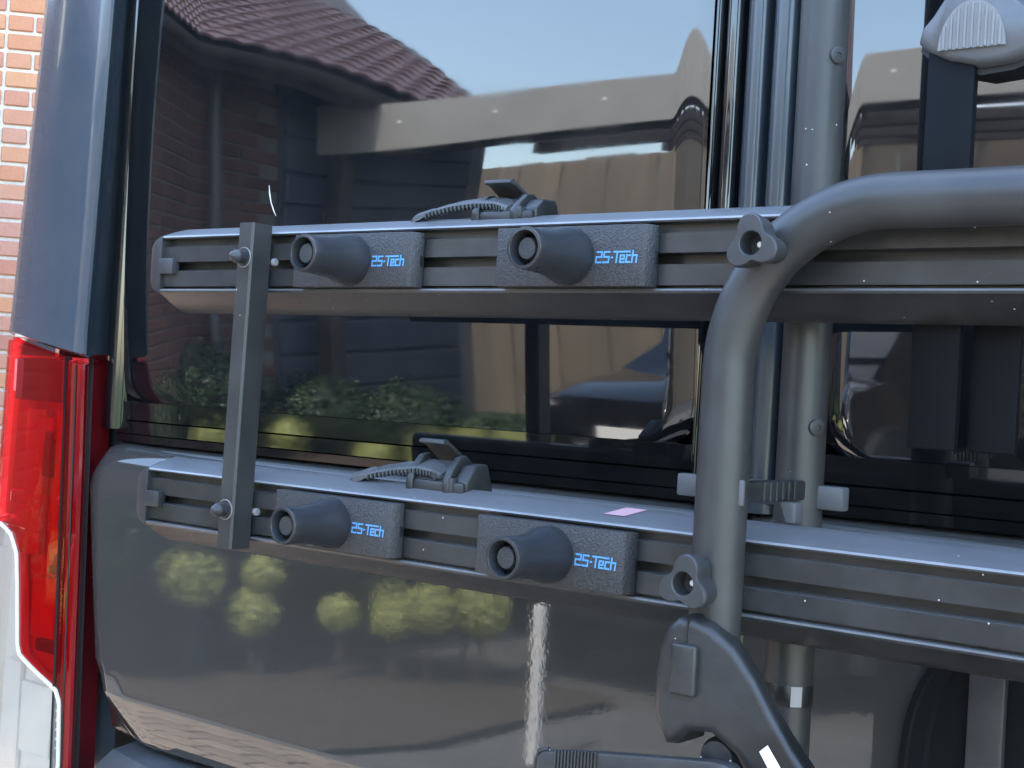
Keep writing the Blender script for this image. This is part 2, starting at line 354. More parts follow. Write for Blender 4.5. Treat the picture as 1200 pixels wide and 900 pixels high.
# ---- rear doors: side = -1 left door, +1 right door (mirrored about the seam)
ZG0, ZG1 = 1.272, 2.06
GE, GI = 0.9445, 0.0625             # distance of outer / inner glass edge from seam
def glass_y(d, z):                  # d = distance from seam (0.06..0.94)
    y = 0.158
    if z < 1.62: y += 0.105 * (1.62 - z) ** 2
    if z > 1.75: y += 0.06 * (z - 1.75) ** 2
    e = (GE - d) / 0.15
    if e < 1: y += 0.0115 * (1 - e) ** 2
    e = (d - GI) / 0.032
    if e < 1: y += 0.0085 * (1 - e) ** 2
    # faint pressing waviness of a real pane
    y += 0.00035 * math.sin(d * 9 + z * 5) + 0.00022 * math.sin(z * 23 + d * 4)
    return y
def corner(d, z):                   # rounded lower corners: shrink the usable width
    return d
for s in (-1, 1):
    X = lambda d, s=s: CX + s * d
    door = add('rear_door', grid(lambda u, v, X=X: (X(u), 0.215 + 0.0 * v, v), lin(0.004, 0.955, 4), lin(0.6, 2.42, 4)), 'dark', van)
    if s == -1: door['label'] = 'left rear door with white scratch on its dark glass'
    # glass
    us = [GI + 0.036 * k / 12 for k in range(12)] + lin(GI + 0.036, GE - 0.15, 40) + [GE - 0.15 + 0.15 * k / 16 for k in range(1, 17)]
    vs = lin(ZG0, 1.62, 36) + lin(1.62, ZG1, 24)[1:]
    def gp(u, v, X=X):
        # rounded corners at bottom and top outer edge
        r = 0.045; uu = u
        for zc, sgn in ((ZG0 + r, -1), (ZG1 - r, 1)):
            dz = (v - zc) * sgn
            if dz > 0:
                cut = r - math.sqrt(max(r * r - dz * dz, 0)); lo = GI + cut * 0.5; hi = GE - cut
                uu = lo + (u - GI) / (GE - GI) * (hi - lo)
        return (X(uu), glass_y(u, v), v)
    pane = add('window_pane', grid(gp, us, vs), 'glass', door, 60)
    # stepped gloss mouldings below the pane
    g0 = 0.158 + 0.105 * (1.62 - ZG0) ** 2
    stp = [(g0 + 0.006, ZG0 + 0.001), (g0 - 0.0012, ZG0 - 0.0005), (g0 + 0.0008, 1.248), (g0 + 0.0045, 1.2470), (g0 - 0.0008, 1.2462), (g0 + 0.0007, 1.2305), (g0 + .0040, 1.2297), (g0 - .0004, 1.2290), (g0 + .0010, 1.2195), (g0 + 0.014, 1.2165)]
    add('lower_moulding', grid(lambda u, v, X=X: (X(u), stp[int(v)][0] + (0.0115 * max(0, 1 - (GE - u) / 0.15) ** 2), stp[int(v)][1]), lin(0.01, GE + 0.004, 40), list(range(len(stp)))), 'trim', door, 25)
    # gloss frame around the pane: outer edge and top
    add('outer_frame', grid(lambda u, v, X=X: (X(GE - 0.012 + [0, .006, .014, .028, .037, .040][int(u)]), [0.184, .1685, .166, .169, .177, .21][int(u)], v), range(6), lin(1.235, 2.1, 6)), 'trim', door, 60)
    add('top_frame', grid(lambda u, v, X=X: (X(u), [0.178, .172, .170, .172, .176][int(v)], [2.055, 2.062, 2.085, 2.11, 2.12][int(v)]), lin(0.01, 0.955, 6), range(5)), 'trim', door, 50)
    # ridged strips between pane and seam
    prof = [(0.0640, .178), (0.0600, .1665), (0.0565, .1615), (0.053, .1635), (0.0505, .172), (0.0495, .188), (0.0475, .188), (0.0465, .168), (0.043, .1595), (0.037, .1575), (0.032, .161), (0.0295, .169), (0.0285, .19), (0.0265, .19)]
    add('edge_strip', grid(lambda u, v, X=X: (X(prof[int(u)][0]), prof[int(u)][1], v), range(len(prof)), lin(1.222, 2.12, 6)), 'trim', door, 70)
    prof2 = [(0.0268, .20), (0.0262, .172), (0.0235, .163), (0.018, .1585), (0.011, .1575), (0.0055, .160), (0.0030, .167), (0.0022, .20)]
    add('seal', grid(lambda u, v, X=X: (X(prof2[int(u)][0]), prof2[int(u)][1], v), range(len(prof2)), lin(1.215, 2.12, 6)), 'seal', door, 70)
    # painted lower panel
    pp = [(.186, 1.2180), (.181, 1.2165), (.172, 1.2145), (.1645, 1.2105), (.158, 1.2040), (.1525, 1.195), (.1485, 1.184), (.1460, 1.172), (.1448, 1.158), (.1442, 1.12), (.1438, 1.06), (.1437, 1.0), (.1437, .94), (.1437, .9035), (.1438, .900), (.1441, .8968), (.1446, .8935), (.1502, .852), (.1525, .846), (.158, .842), (.185, .838)]
    def dl(z):
        if z > 1.2: return 0.946
        if z > 1.165: return 0.960 - 0.014 * (z - 1.165) / 0.035
        d = 0.960 - (1.165 - z) * 0.160
        if z < 0.925: d -= 0.075 * ((0.925 - z) / 0.08) ** 2
        return d
    ed = [(0.0, 0.03), (0.0008, 0.012), (0.0028, 0.0045), (0.007, 0.0012), (0.013, 0.0)]
    NU = 24
    def panel(u, v, X=X):
        y, z = pp[int(v)]; hi = dl(z); lo = 0.0035; u = int(u); m_ = len(ed)
        if u < m_: return (X(lo + ed[u][0]), min(y + ed[u][1], .215), z)
        if u >= m_ + NU + 1:
            q = u - m_ - NU - 1; e = ed[m_ - 1 - q]; k = 1.6
            if z < 0.925:
                t = q / (m_ - 1); do = 0.960 - (1.165 - z) * 0.160 + .012 * (0.925 - z) / .08; return (X(hi - .0208 + (do - hi + .0208) * t), min(y + .001 + .030 * t, .215), z)
            return (X(hi - e[0] * k), min(y + e[1] * 1.2, .215), z)
        a = lo + 0.015; b_ = hi - 0.03; t = (u - m_) / NU
        return (X(a + (b_ - a) * t), y - 0.0018 * math.sin(math.pi * t), z)
    add('lower_panel', grid(panel, range(2 * len(ed) + NU + 1), range(len(pp))), 'paint', door, 28)
    up = [(.184, 2.122), (.168, 2.13), (.168, 2.3), (.178, 2.4), (.21, 2.45)]
    add('upper_panel', grid(lambda u, v, X=X: (X(u), up[int(v)][0], up[int(v)][1]), lin(0.004, 0.955, 4), range(len(up))), 'paint', door, 40)
    low = [(.185, .832), (.160, .826), (.158, .62), (.185, .60)]
    add('kick_panel', grid(lambda u, v, X=X: (X(u), low[int(v)][0], low[int(v)][1]), lin(0.004, 0.86, 4), range(len(low))), 'paint', door, 40)
    if s == -1:
        # white scratch on the glass
        pts = [(-0.1559, 1.541), (-0.1542, 1.531), (-0.1508, 1.520), (-0.1460, 1.511), (-0.1415, 1.504)]
        wv, wf = [], []
        for k, (x, z) in enumerate(pts):
            d = CX - x; wd = [0.0003, 0.0011, 0.0008, 0.0010, 0.0003][k]
            for q in (-1, 1): wv.append((x + q * wd, glass_y(d, z) - 0.0006, z))
        wf = [(2 * k, 2 * k + 1, 2 * k + 3, 2 * k + 2) for k in range(4)]
        add('scratch', (wv, wf), 'label', door)
# number plate recess on the right door
def arcrow(x0, bow, z, zc, h): return x0 + bow * ((z - zc) / h) ** 2
rdoor = [o for o in van.children if o.name.startswith('rear_door')][1]
def rec(u, v):
    prof = [(0.0, .1445), (0.001, .139), (0.007, .1375), (0.0085, .139), (0.0095, .1392), (0.021, .1400), (0.024, .1436), (0.030, .1444), (0.36, .1444)]
    dx, y = prof[int(u)]; return (0.6655 + dx + 0.055 * ((v - 0.985) / 0.16) ** 4 * (1 if v > 0.985 else 0) + 0.004 * ((v - .985) / .16) ** 2, y - 0.003, v)
add('plate_recess', grid(rec, range(9), lin(0.86, 1.145, 24)), 'arm', rdoor, 40)
add('recess_rib', join(box(0.722, 0.752, 0.133, 0.142, 0.862, 1.135, 0.003)), 'plastic', rdoor, 40)
add('recess_rib', join(box(0.836, 0.90, 0.133, 0.142, 0.862, 1.135, 0.003)), 'plastic', rdoor, 40)

# ---- corner pillars and tail lights (left one in view, mirrored on the right)
plan = [(-.500, .205), (-.4845, .160), (-.4625, .140), (-.4565, .1315), (-.4575, .1275), (-.462, .1245), (-.475, .1225), (-.51, .1205), (-.55, .1210), (-.59, .1245), (-.625, .1320), (-.655, .1445), (-.678, .162), (-.697, .187), (-.709, .22), (-.715, .27)]
NP = len(plan)
def corner_pt(i, z, off=0.0):
    x, y = plan[i]; t = max(0, min(1, (-.456 - x) / 0.24))
    if z > 1.345: x += (z - 1.345) * (0.033 + 0.062 * t)
    else: x += (1.345 - z) * (0.040 - 0.075 * t)
    if z > 1.9: y += 0.25 * (z - 1.9) ** 2
    if off:
        a = plan[max(i - 1, 0)]; b_ = plan[min(i + 1, NP - 1)]; nx, ny = (b_[1] - a[1]), -(b_[0] - a[0]); L = math.hypot(nx, ny)
        x += nx / L * off; y += ny / L * off
    return x, y
def mir(x, s): return x if s < 0 else 2 * CX - x
def slopez(i): return 1.352 - 0.026 * max(0, min(1, (-.62 - plan[i][0]) / (-.62 + .456))) if plan[i][0] > -.62 else 1.352
for s in (-1, 1):
    rows = [0, 0.004] + [0.03 + 0.045 * k for k in range(26)]
    def pil(u, v, s=s):
        i = int(u); z = slopez(i) + v; x, y = corner_pt(i, z, 0.002 if v == 0 else 0); return (mir(x, s), y + (0.006 if v == 0 else 0), z)
    add('corner_pillar', grid(pil, range(NP), rows), 'pillar', van, 30)
    lamp = add('tail_light', grid(lambda u, v, s=s: (mir(corner_pt(int(u), v, 0.03)[0], s), corner_pt(int(u), v, 0.03)[1], v), range(1, NP), lin(0.74, 1.325, 8)), 'dark', van, 40)
    if s == -1: lamp['label'] = 'red tail light with clear reversing lens'
    XB = [(1.35, -.80), (1.098, -.80), (1.094, -.625), (1.084, -.588), (1.060, -.569), (1.02, -.562), (.94, -.552), (.926, -.545), (.912, -.51), (.900, -.478), (.893, -.462), (.880, -.4545), (.80, -.449), (.76, -.452), (.745, -.47), (.735, -.80)]
    def xb(z):
        for (z0, x0), (z1, x1) in zip(XB, XB[1:]):
            if z1 <= z <= z0: return x0 + (x1 - x0) * (z0 - z) / (z0 - z1)
        return -.8
    def fpos(x, z, off=0.0):        # y on the lamp face for a given x
        P = [corner_pt(i, z, off) for i in range(2, NP)]
        for a, b_ in zip(P[1:], P[2:]):
            if b_[0] <= x <= a[0]:
                t = (x - a[0]) / (b_[0] - a[0] - 1e-9); return a[1] + (b_[1] - a[1]) * t
        return P[-1][1]
    zr = [1.3495, 1.3485, 1.345] + lin(1.335, 1.10, 14) + [1.0985, 1.097, 1.0955, 1.094, 1.090, 1.084, 1.075, 1.06, 1.04, 1.02, .98, .94, .93, .926, .92, .912, .906, .900, .896, .893, .887, .88, .86, .83, .80, .78, .76, .75, .745]
    def side(i, z): x, y = corner_pt(i, z); return x, y
    def redp(u, v, s=s):
        z = zr[int(v)]; u = int(u)
        top = max(0, (z - 1.33) / 0.02)
        if u < 4:
            x, y = corner_pt(u, z)
        else:
            xr, yr = corner_pt(4, z); xl = max(xb(z), corner_pt(NP - 1, z)[0] + 0.001); t = (u - 4) / 24
            x = xr + (xl - xr) * (t ** 0.9); y = fpos(x, z)
        zz = z - 0.030 * max(0, min(1, (x + .62) / 0.16)) * max(0, min(1, (z - 1.2) / 0.15))
        if z > 1.3478: y += 0.006
        return (mir(x, s), y, zz)
    add('red_lens', grid(redp, range(4, 29), range(len(zr))), 'redlens', lamp, 45)
    add('lens_side', grid(redp, range(0, 5), range(len(zr))), 'lensside', lamp, 45)
    add('gasket', tube([(mir(corner_pt(5, z)[0] - .004, s), corner_pt(5, z)[1] - .0006, z - 0.030 * max(0, min(1, (z - 1.2) / 0.15))) for z in lin(1.345, .75, 40)], .0013, 6), 'dark', lamp, 60)
    zw = [z for z in zr if z <= 1.097]
    def whp(u, v, s=s):
        z = zw[int(v)]; xr = xb(z); xl = corner_pt(NP - 1, z)[0] + 0.001; xr = max(xr, xl + .0005); x = xr + (xl - xr) * int(u) / 20
        return (mir(x, s), fpos(x, z) - 0.0005, z)
    add('clear_lens', grid(whp, range(21), range(len(zw))), 'clearlens', lamp, 45)
    # pale rim between red and clear lens
    rim = [(mir(xb(z), s), fpos(xb(z), z) - 0.0012, z) for z in lin(1.0935, 0.75, 60)]
    add('lens_rim', tube(rim, 0.0030, 8), 'cream', lamp, 60)
    # reflector bowls, ribs and prisms inside
    add('red_housing', grid(lambda u, v, s=s: (mir(corner_pt(int(u), v, .020)[0], s), corner_pt(int(u), v, .020)[1], v), range(3, NP), lin(.76, 1.325, 8)), 'redreflector', lamp, 40)
    add('clear_housing', grid(lambda u, v, s=s: (lambda z: (lambda x: (mir(x, s), fpos(x, z) + .016, z))(xb(z) + (corner_pt(NP - 1, z)[0] + .002 - xb(z)) * u))(v), lin(0, 1, 14), [z for z in zr if z < 1.09]), 'label', lamp, 40)
    def blk(x0, x1, z0, z1, d0, d1, mat, nm):
        zc = (z0 + z1) / 2; y = fpos((x0 + x1) / 2, zc)
        a, b_ = sorted((mir(x0, s), mir(x1, s)))
        add(nm, box(a, b_, y + d0, y + d1, z0, z1, 0.003), mat, lamp, 30)
    blk(-.60, -.475, 1.265, 1.322, .003, .018, 'deepred', 'reflector_panel')
    blk(-.575, -.53, 1.06, 1.255, .006, .018, 'pinkred', 'reflector_panel')
    blk(-.505, -.488, 1.10, 1.255, .006, .018, 'pinkred', 'reflector_panel')
    blk(-.53, -.512, 1.165, 1.215, .004, .018, 'deepred', 'prism')
    blk(-.60, -.560, 1.125, 1.143, .002, .018, 'pinkred', 'prism')
    blk(-.50, -.47, 1.040, 1.052, .003, .018, 'dark', 'prism')
    blk(-.545, -.505, 1.225, 1.245, .002, .018, 'pinkred', 'prism')
    blk(-.61, -.580, 1.275, 1.320, .001, .018, 'pinkred', 'prism')
    blk(-.530, -.478, .955, 1.035, .002, .016, 'redreflector', 'reflector_panel')
    blk(-.520, -.474, .936, .953, .004, .016, 'dark', 'prism')
    blk(-.50, -.474, 1.036, 1.066, .008, .016, 'deepred', 'prism')
    for k in range(11): blk(-.474, -.466, .958 + k * .0072, .962 + k * .0072, .003, .012, 'dark', 'rib')
    for k in range(9): blk(-.489, -.4855, 1.10 + k * .0085, 1.105 + k * .0085, .003, .010, 'redreflector', 'rib')
    blk(-.545, -.475, .80, .893, .004, .014, 'label', 'reversing_bowl')
    blk(-.70, -.60, .80, 1.06, .006, .014, 'cream', 'indicator_bowl')
    blk(-.595, -.555, .76, .915, .006, .014, 'label', 'reflector_panel')
    for k in range(6): blk(-.471, -.462, .815 + k * .012, .821 + k * .012, .002, .008, 'reflector', 'rib')
# rear bumper
bprof = [(.20, .838), (.150, .836), (.128, .828), (.118, .812), (.112, .79), (.110, .70), (.114, .62), (.13, .56), (.2, .52)]
bump_o = add('rear_bumper', grid(lambda u, v: (CX + u * (0.868 + (0.0 if v < 2 else 0.012 * min(v - 1, 3))), bprof[int(v)][0] + 0.10 * max(0, abs(u) - 0.86) * 2, bprof[int(v)][1]), lin(-1, 1, 40), range(len(bprof))), 'bumper', van, 30)
add('step_pad', box(-0.335, 1.33, 0.104, 0.13, 0.755, 0.805, 0.006), 'dark', bump_o, 30)

# real size and place of the van: its glass stands 0.25 m behind the rack's bar
VAN_K = 1.08
van.scale = (VAN_K,) * 3; van.location = Vector((-0.0902, 0.0797, -0.1045)) + VAN_K * Vector((CX, 2.6, 0))

# =================================================================== BIKE RACK
rack = thing('bike_carrier', 'black tubular bike carrier folded upright against the van doors', 'bike rack', (0.576, 0.11, 0.4))
# --- rear support poles (two, left one in view) and U tube
zs = lin(0.42, 2.3, 30)
pole = add('support_pole', tube([(0.573 - 0.0015 * (z - 1.3), 0.119, z) for z in zs], 0.0205, 32), 'coat', rack, 60)
for z in (1.609, 1.296, 1.92):
    add('bolt', lathe([(0.0075, -0.001), (0.0073, 0.0016), (0.0060, 0.0022), (0.0025, 0.0024), (0.0022, 0.0014), (0, 0.0014)], (0.573 + 0.0180, 0.1090, z), (0.87, -0.49, 0), 20), 'coat', pole, 40)
band = add('reflective_band', lathe([(0.0209, -0.009), (0.0212, -0.008), (0.0212, 0.008), (0.0209, 0.009)], (0.5735, 0.119, 1.070), (0, 0, 1), 40), 'plastic', pole, 30)
add('silver_sticker', grid(lambda u, v: (0.5735 + 0.0216 * math.cos(u), 0.119 + 0.0216 * math.sin(u), v), lin(math.radians(-57), math.radians(-31), 6), [1.062, 1.079]), 'steel', pole, 60)
R = 0.128; bx, bz = 0.566 + R, 1.467 - R
upath = [(0.566, 0.0, z) for z in lin(1.085, bz, 12)] + [(bx - R * math.cos(a), 0.0, bz + R * math.sin(a)) for a in lin(0.06, math.pi / 2, 22)] + [(x, 0.0, 1.467) for x in lin(bx + 0.02, 1.45, 14)]
R2x = 1.45
upath += [(R2x + R * math.sin(a), 0, 1.467 - R + R * math.cos(a)) for a in lin(0.08, math.pi / 2, 20)] + [(R2x + R, 0, z) for z in lin(bz - .02, 1.085, 10)]
ut = add('frame_tube', tube(upath, 0.0208, 36), 'coat', rack, 60)
add('support_pole', tube([(1.565, 0.11, z) for z in zs], 0.0205, 32), 'coat', rack, 60)

# --- rails
ZU, ZL = 1.432, 1.1728
XR0, XR1 = -0.176, 1.82
rp_ = [(.0600, .0440), (.0500, .0413), (.0400, .0383), (.0320, .0352), (.0270, .0332), (.0235, .0318), (.0222, .0300), (.0225, .0285), (.0340, .0280), (.0340, .0205), (.0262, .0200), (.0262, .0030), (.0420, .0026), (.0420, -.0064), (.0262, -.0068), (.0262, -.0243), (.0335, -.0247), (.0335, -.0270), (.0225, -.0275), (.0220, -.0292), (.0228, -.0312), (.0290, -.0345), (.0400, -.0415), (.0500, -.0470), (.0590, -.0510), (.0680, -.0510), (.0700, -.046), (.0700, .039), (.0670, .0435)]
capo = [(.0600, .0440), (.0400, .0383), (.0270, .0332), (.0222, .0312), (.0216, .0285), (.0216, 0), (.0216, -.0275), (.0222, -.0312), (.0290, -.0345), (.0400, -.0415), (.0590, -.0510), (.0680, -.0510), (.0720, -.046), (.0720, .039), (.0670, .0435)]
def strap_buckle(parent, ztop, x0, kind):
    """ladder strap lying over the rail with a cam buckle; built around x0 (strap tip) at rail top height ztop"""
    if kind == 'U':
        ctr = [(0, -.002), (.014, .0045), (.036, .0095), (.060, .0130), (.085, .0145), (.108, .0135), (.125, .009)]; yw = (.046, .066); up = 0
        L = dict(b0=.088, b1=.160, lz0=.024, lz1=.033)
    else:
        ctr = [(0, -.002), (.018, .0040), (.045, .0105), (.070, .0150), (.095, .0180), (.115, .0165), (.125, .013)]; yw = (.046, .066); up = .004
        L = dict(b0=.084, b1=.160, lz0=.034, lz1=.046)
    # strap body + teeth along its front edge
    n = 60; P = []
    for k in range(n + 1):
        t = k / n * (len(ctr) - 1); i = min(int(t), len(ctr) - 2); f = t - i
        f2 = f * f * (3 - 2 * f) * 0.35 + f * 0.65
        P.append((x0 + ctr[i][0] + (ctr[i + 1][0] - ctr[i][0]) * f, ztop + ctr[i][1] + (ctr[i + 1][1] - ctr[i][1]) * f2))
    rings = []
    for k, (x, z) in enumerate(P):
        tip = min(1, 0.55 + k / 12); th = 0.0022 if k > 12 else 0.0034
        yc = (yw[0] + yw[1]) / 2; hw = (yw[1] - yw[0]) / 2 * tip
        notch = 0.0024 if (k > 14 and k % 2) else 0
        tl = .0035; rings.append([(x, yc - hw + notch, z - th - tl), (x, yc - hw + notch, z + th * .5 - tl), (x, yc - hw + 0.003, z + th - tl * .7), (x, yc + hw - .001, z + th + tl), (x, yc + hw, z - th + tl)])
    st = add('strap', loft(rings), 'strap', parent, 25)
    # teeth underside as separate small ridges
    tv = []
    for k in range(15, n - 4, 2):
        x, z = P[k]; tv.append(box(x - .0007, x + .0007, yw[0] - .0006, yw[0] + .003, z - .0042 - .0035, z + .0004 - .0030))
    add('strap_teeth', join(*tv), 'capplastic', parent)
    o = x0 + .085; lz = .030 if kind == 'U' else .040; kz = .72 if kind == 'U' else 1.0
    add('buckle', box(o - .004, o + .070, .046, .086, ztop - .010, ztop + .006 * kz, .003), 'plastic', parent, 30)
    ck = [(.0435, -.006), (.0435, .006 * kz), (.050, .018 * kz), (.060, .029 * kz), (.070, .031 * kz), (.080, .024 * kz), (.088, .006), (.088, -.006)]
    for xa in (o - .001, o + .045): add('buckle_cheek', prism([(y, ztop + z) for y, z in ck], xa, xa + .0085, 'X', .0022, 3), 'plastic', parent, 40)
    add('buckle_plate', prism([(.049, ztop + .006), (.066, ztop + .025 * kz), (.074, ztop + .024 * kz), (.074, ztop - .002), (.049, ztop - .002)], o + .0075, o + .045, 'X', .0008), 'capplastic', parent, 30)
    add('buckle_body', prism([(.050, ztop - .008), (.050, ztop + .006), (.062, ztop + .022 * kz), (.082, ztop + .024 * kz), (.092, ztop - .004)], o + .0535, o + .071, 'X', .003, 3), 'plastic', parent, 40)
    add('buckle_tab', box(o + .0525, o + .0585, .0440, .060, ztop - .004, ztop + .010 * kz, .0015), 'capplastic', parent, 30)
    lv_ = [(.052, ztop + lz + .001), (.053, ztop + lz + .0045), (.058, ztop + lz + .0055), (.088, ztop + .026 * kz + .002), (.088, ztop + .021 * kz), (.062, ztop + lz - .001)]
    add('buckle_lever', prism(lv_, o + .0055, o + .0375, 'X', .0010), 'capplastic', parent, 30)
    add('buckle_pin', tube([(o - .003, .072, ztop + .018 * kz), (o + .056, .072, ztop + .018 * kz)], .0028, 12), 'dark', parent, 40)
for zc, kind in ((ZU, 'U'), (ZL, 'L')):
    xs = [XR0] + lin(-0.1, XR1, 20)
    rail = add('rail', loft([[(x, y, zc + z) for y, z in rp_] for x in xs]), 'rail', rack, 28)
    rail['label'] = 'upper slotted black rail' if kind == 'U' else 'lower slotted black rail with small pink sticker'
    rings = []
    for xx, sz, dy, sk in ((-.174, 1, 0, 0.0), (-.1765, 1.0, -.0002, .02), (-.1805, .965, .0004, .25), (-.187, .895, .0014, .5), (-.1935, .79, .0035, .75), (-.1992, .67, .0065, .9), (-.2035, .53, .0105, 1), (-.2056, .38, .016, 1)):
        rings.append([(xx + sk * 0.036 * (y - .0216) / .04, y + dy * max(0, 1 - (y - .0216) / .05), zc + (z * sz if abs(z) > 1e-6 else 0)) for y, z in capo])
    cap = add('end_cap', loft(rings), 'capplastic', rail, 50)
    add('end_tab', box(-.176, -.1515, .0195, .03, zc - .0105, zc + .0068, .0008), 'capplastic', rail, 30)
    strap_buckle(rail, zc + .044, 0.171 if kind == 'U' else 0.108, kind)
# pink sticker on the lower rail's sloping top
add('pink_sticker', ([(0.430, .0365, ZL + .0377), (0.452, .0365, ZL + .0377), (0.463, .0560, ZL + .0436), (0.441, .0560, ZL + .0436)], [(0, 1, 2, 3)]), 'pink', [o for o in rack.children if o.name.startswith('rail')][1])

# --- square spacer bar across both rails
rings = []
def sq(z, sx, b=.0022):
    x0, x1, y0, y1 = -.0158 + sx, .0068 + sx, -.006, .0222
    return [(x0 + b, y0, z), (x1 - b, y0, z), (x1, y0 + b, z), (x1, y1 - b, z), (x1 - b, y1, z), (x0 + b, y1, z), (x0, y1 - b, z), (x0, y0 + b, z)]
for z, ins in ((1.1335, .0), (1.136, 0), (1.467, 0), (1.4705, 0)):
    rings.append(sq(z, -.0057 * (1.47 - z) / .335))
bar = add('spacer_bar', loft(rings), 'coat', rack, 40)
for top, z in ((1, 1.4345), (0, 1.1738)):
    xc = -.0045 - (0 if top else .0052)
    bo = add('bolt', lathe([(0.0098, .0), (0.0098, .0012), (0.0066, .0012), (0.0066, .009), (0.0074, .0092), (0.0074, .0108), (0.0055, .0135), (0.0042, .0165), (0.002, .0186), (0, .019)], (xc, -.006, z), (0, -1, 0), 28), 'coat', bar, 35)
    add('washer', lathe([(0.0105, -.0002), (0.0105, .0008), (0.007, .0009)], (xc, -.006, z), (0, -1, 0), 28), 'steel', bo, 35)
    add('spacer_nut', lathe([(0.0035, 0), (0.004, .0005), (0.004, .004), (0.0035, .0045)], (xc + .011, .0245, z - .002), (1, 0, 0), 12), 'steel', bar, 25)

# --- three-lobed clamping knobs
def lobes(cx, cz, y0, y1, rot, parent):
    n = 72; out = []
    for k in range(n):
        a = 2 * math.pi * k / n; r = 0.0188 + 0.0048 * math.cos(3 * (a - rot)) - 0.0004 * math.cos(6 * (a - rot)); out.append((r, a))
    def ring(y, sc_, dr=0): return [(cx + (r * sc_ + dr) * math.cos(a), y, cz + (r * sc_ + dr) * math.sin(a)) for r, a in out]
    hole = lambda y, r: [(cx + r * math.cos(a), y, cz + r * math.sin(a)) for _, a in out]
    rings = [ring(y1, .72), ring(y1, .86), ring(y1 - .006, .95), ring(y0 + .003, 1), ring(y0 + .0012, .985), ring(y0, .93), hole(y0, .0098), hole(y0 + .0008, .0090), hole(y1 - .006, .0085)]
    kb = add('clamp_knob', loft(rings), 'capplastic', rack, 35)
    add('bolt_tip', lathe([(0.0026, 0), (0.0026, .005), (0.002, .006), (0, .006)], (cx + .002, y1 - .006, cz), (0, -1, 0), 14), 'label', kb, 35)
    add('stem', lathe([(.008, 0), (.008, .013)], (cx, y1 + .012, cz), (0, -1, 0), 20), 'plastic', kb, 35)
lobes(.6055, 1.4318, -.049, -.026, math.radians(98), rack)
lobes(.5640, 1.1722, -.049, -.026, math.radians(82), rack)

# --- clip joining U tube and pole, and its crossbar
clip = add('tube_clip', box(.5745, .5865, -.004, .116, 1.2345, 1.2515, .0025), 'plastic', rack, 30)
for k in range(6): add('clip_rib', box(.5862, .5877, .030 + k * .0105, .0325 + k * .0105, 1.2352, 1.2508, .0004), 'capplastic', clip)
add('clip_end', box(.5735, .5890, -.0075, -.0035, 1.2325, 1.2530, .0015), 'greyplastic', clip, 30)
cb = add('crossbar', box(.455, .6155, .114, .128, 1.2275, 1.2475, .002), 'greyplastic', rack, 30)
add('clip_hook', prism([(.586, 1.2345), (.600, 1.2345), (.600, 1.218), (.592, 1.218)], .06, .075, 'Y', .001), 'greyplastic', clip, 30)

# --- hinge cover at the foot of the U tube, its arm and lever
hp = [(.539, 1.068), (.538, 1.100), (.541, 1.122), (.547, 1.137), (.557, 1.146), (.571, 1.148), (.588, 1.143), (.609, 1.130), (.628, 1.109), (.644, 1.086), (.660, 1.065), (.680, 1.043), (.740, .965), (.700, .935), (.650, .995), (.632, 1.026), (.614, 1.050), (.593, 1.062), (.572, 1.060), (.561, 1.048), (.551, 1.047)]
def hinge():
    bm = bmesh.new(); V, F = prism(hp, -.043, .004, 'Y')
    V = [(x - (.024 * min(1, max(0, (x - .56) / .03)) if y > 0 else 0), y, z) for x, y, z in V]
    vs = [bm.verts.new(p) for p in V]
    for f in F: bm.faces.new([vs[i] for i in f])
    bmesh.ops.recalc_face_normals(bm, faces=bm.faces)
    ed = [e for e in bm.edges if abs(e.verts[0].co.y + .043) < 1e-5 and abs(e.verts[1].co.y + .043) < 1e-5]
    bmesh.ops.bevel(bm, geom=ed, offset=.009, segments=5, affect='EDGES', profile=0.5)
    return from_bm(bm)
hc = add('hinge_cover', hinge(), 'plastic', rack, 40)
lt = add('latch', box(.5565, .5785, -.0485, -.040, 1.0875, 1.1265, .0025, 3), 'plastic', hc, 40)
add('cover_split', box(.5665, .5678, -.0438, -.038, 1.127, 1.1448, .0003), 'dark', hc)
add('hinge_boss', lathe([(.017, -.03), (.017, .004), (.014, .010), (0, .012)], (.590, -.018, 1.040), (0, -1, 0), 32), 'worn', hc, 40)
add('white_label', ([(.634, -.0436, 1.0575), (.6405, -.0436, 1.0635), (.676, -.0436, 1.0190), (.667, -.0436, 1.0120)], [(0, 1, 2, 3)]), 'label', hc)
lp = [(.441, 1.003), (.441, 1.017), (.446, 1.0225), (.456, 1.0245), (.50, 1.0320), (.54, 1.0375), (.60, 1.0455), (.617, 1.0460), (.625, 1.040), (.626, 1.028), (.618, 1.018), (.55, 1.005), (.46, .994), (.446, .996)]
lv = add('release_lever', prism(lp, -.056, -.044, 'Y', .002), 'coat', rack, 30)
for k in range(13):
    x = .460 + k * .0032; z1 = 1.0245 + (x - .456) * .168
    add('grip_rib', box(x, x + .0016, -.0578, -.055, 1.000, z1 + .0012, .0005), 'coat', lv)
add('pivot_screw', lathe([(.0085, 0), (.0085, .003), (.0065, .005), (.0045, .0052), (.004, .0035), (0, .0035)], (.6145, -.056, 1.0375), (0, -1, 0), 24), 'capplastic', lv, 35)
add('lever_tip', tube([(.449, -.050, 1.0245), (.4395, -.050, 1.021), (.4365, -.050, 1.012), (.4368, -.050, .99)], .0018, 10), 'coat', lv, 60)

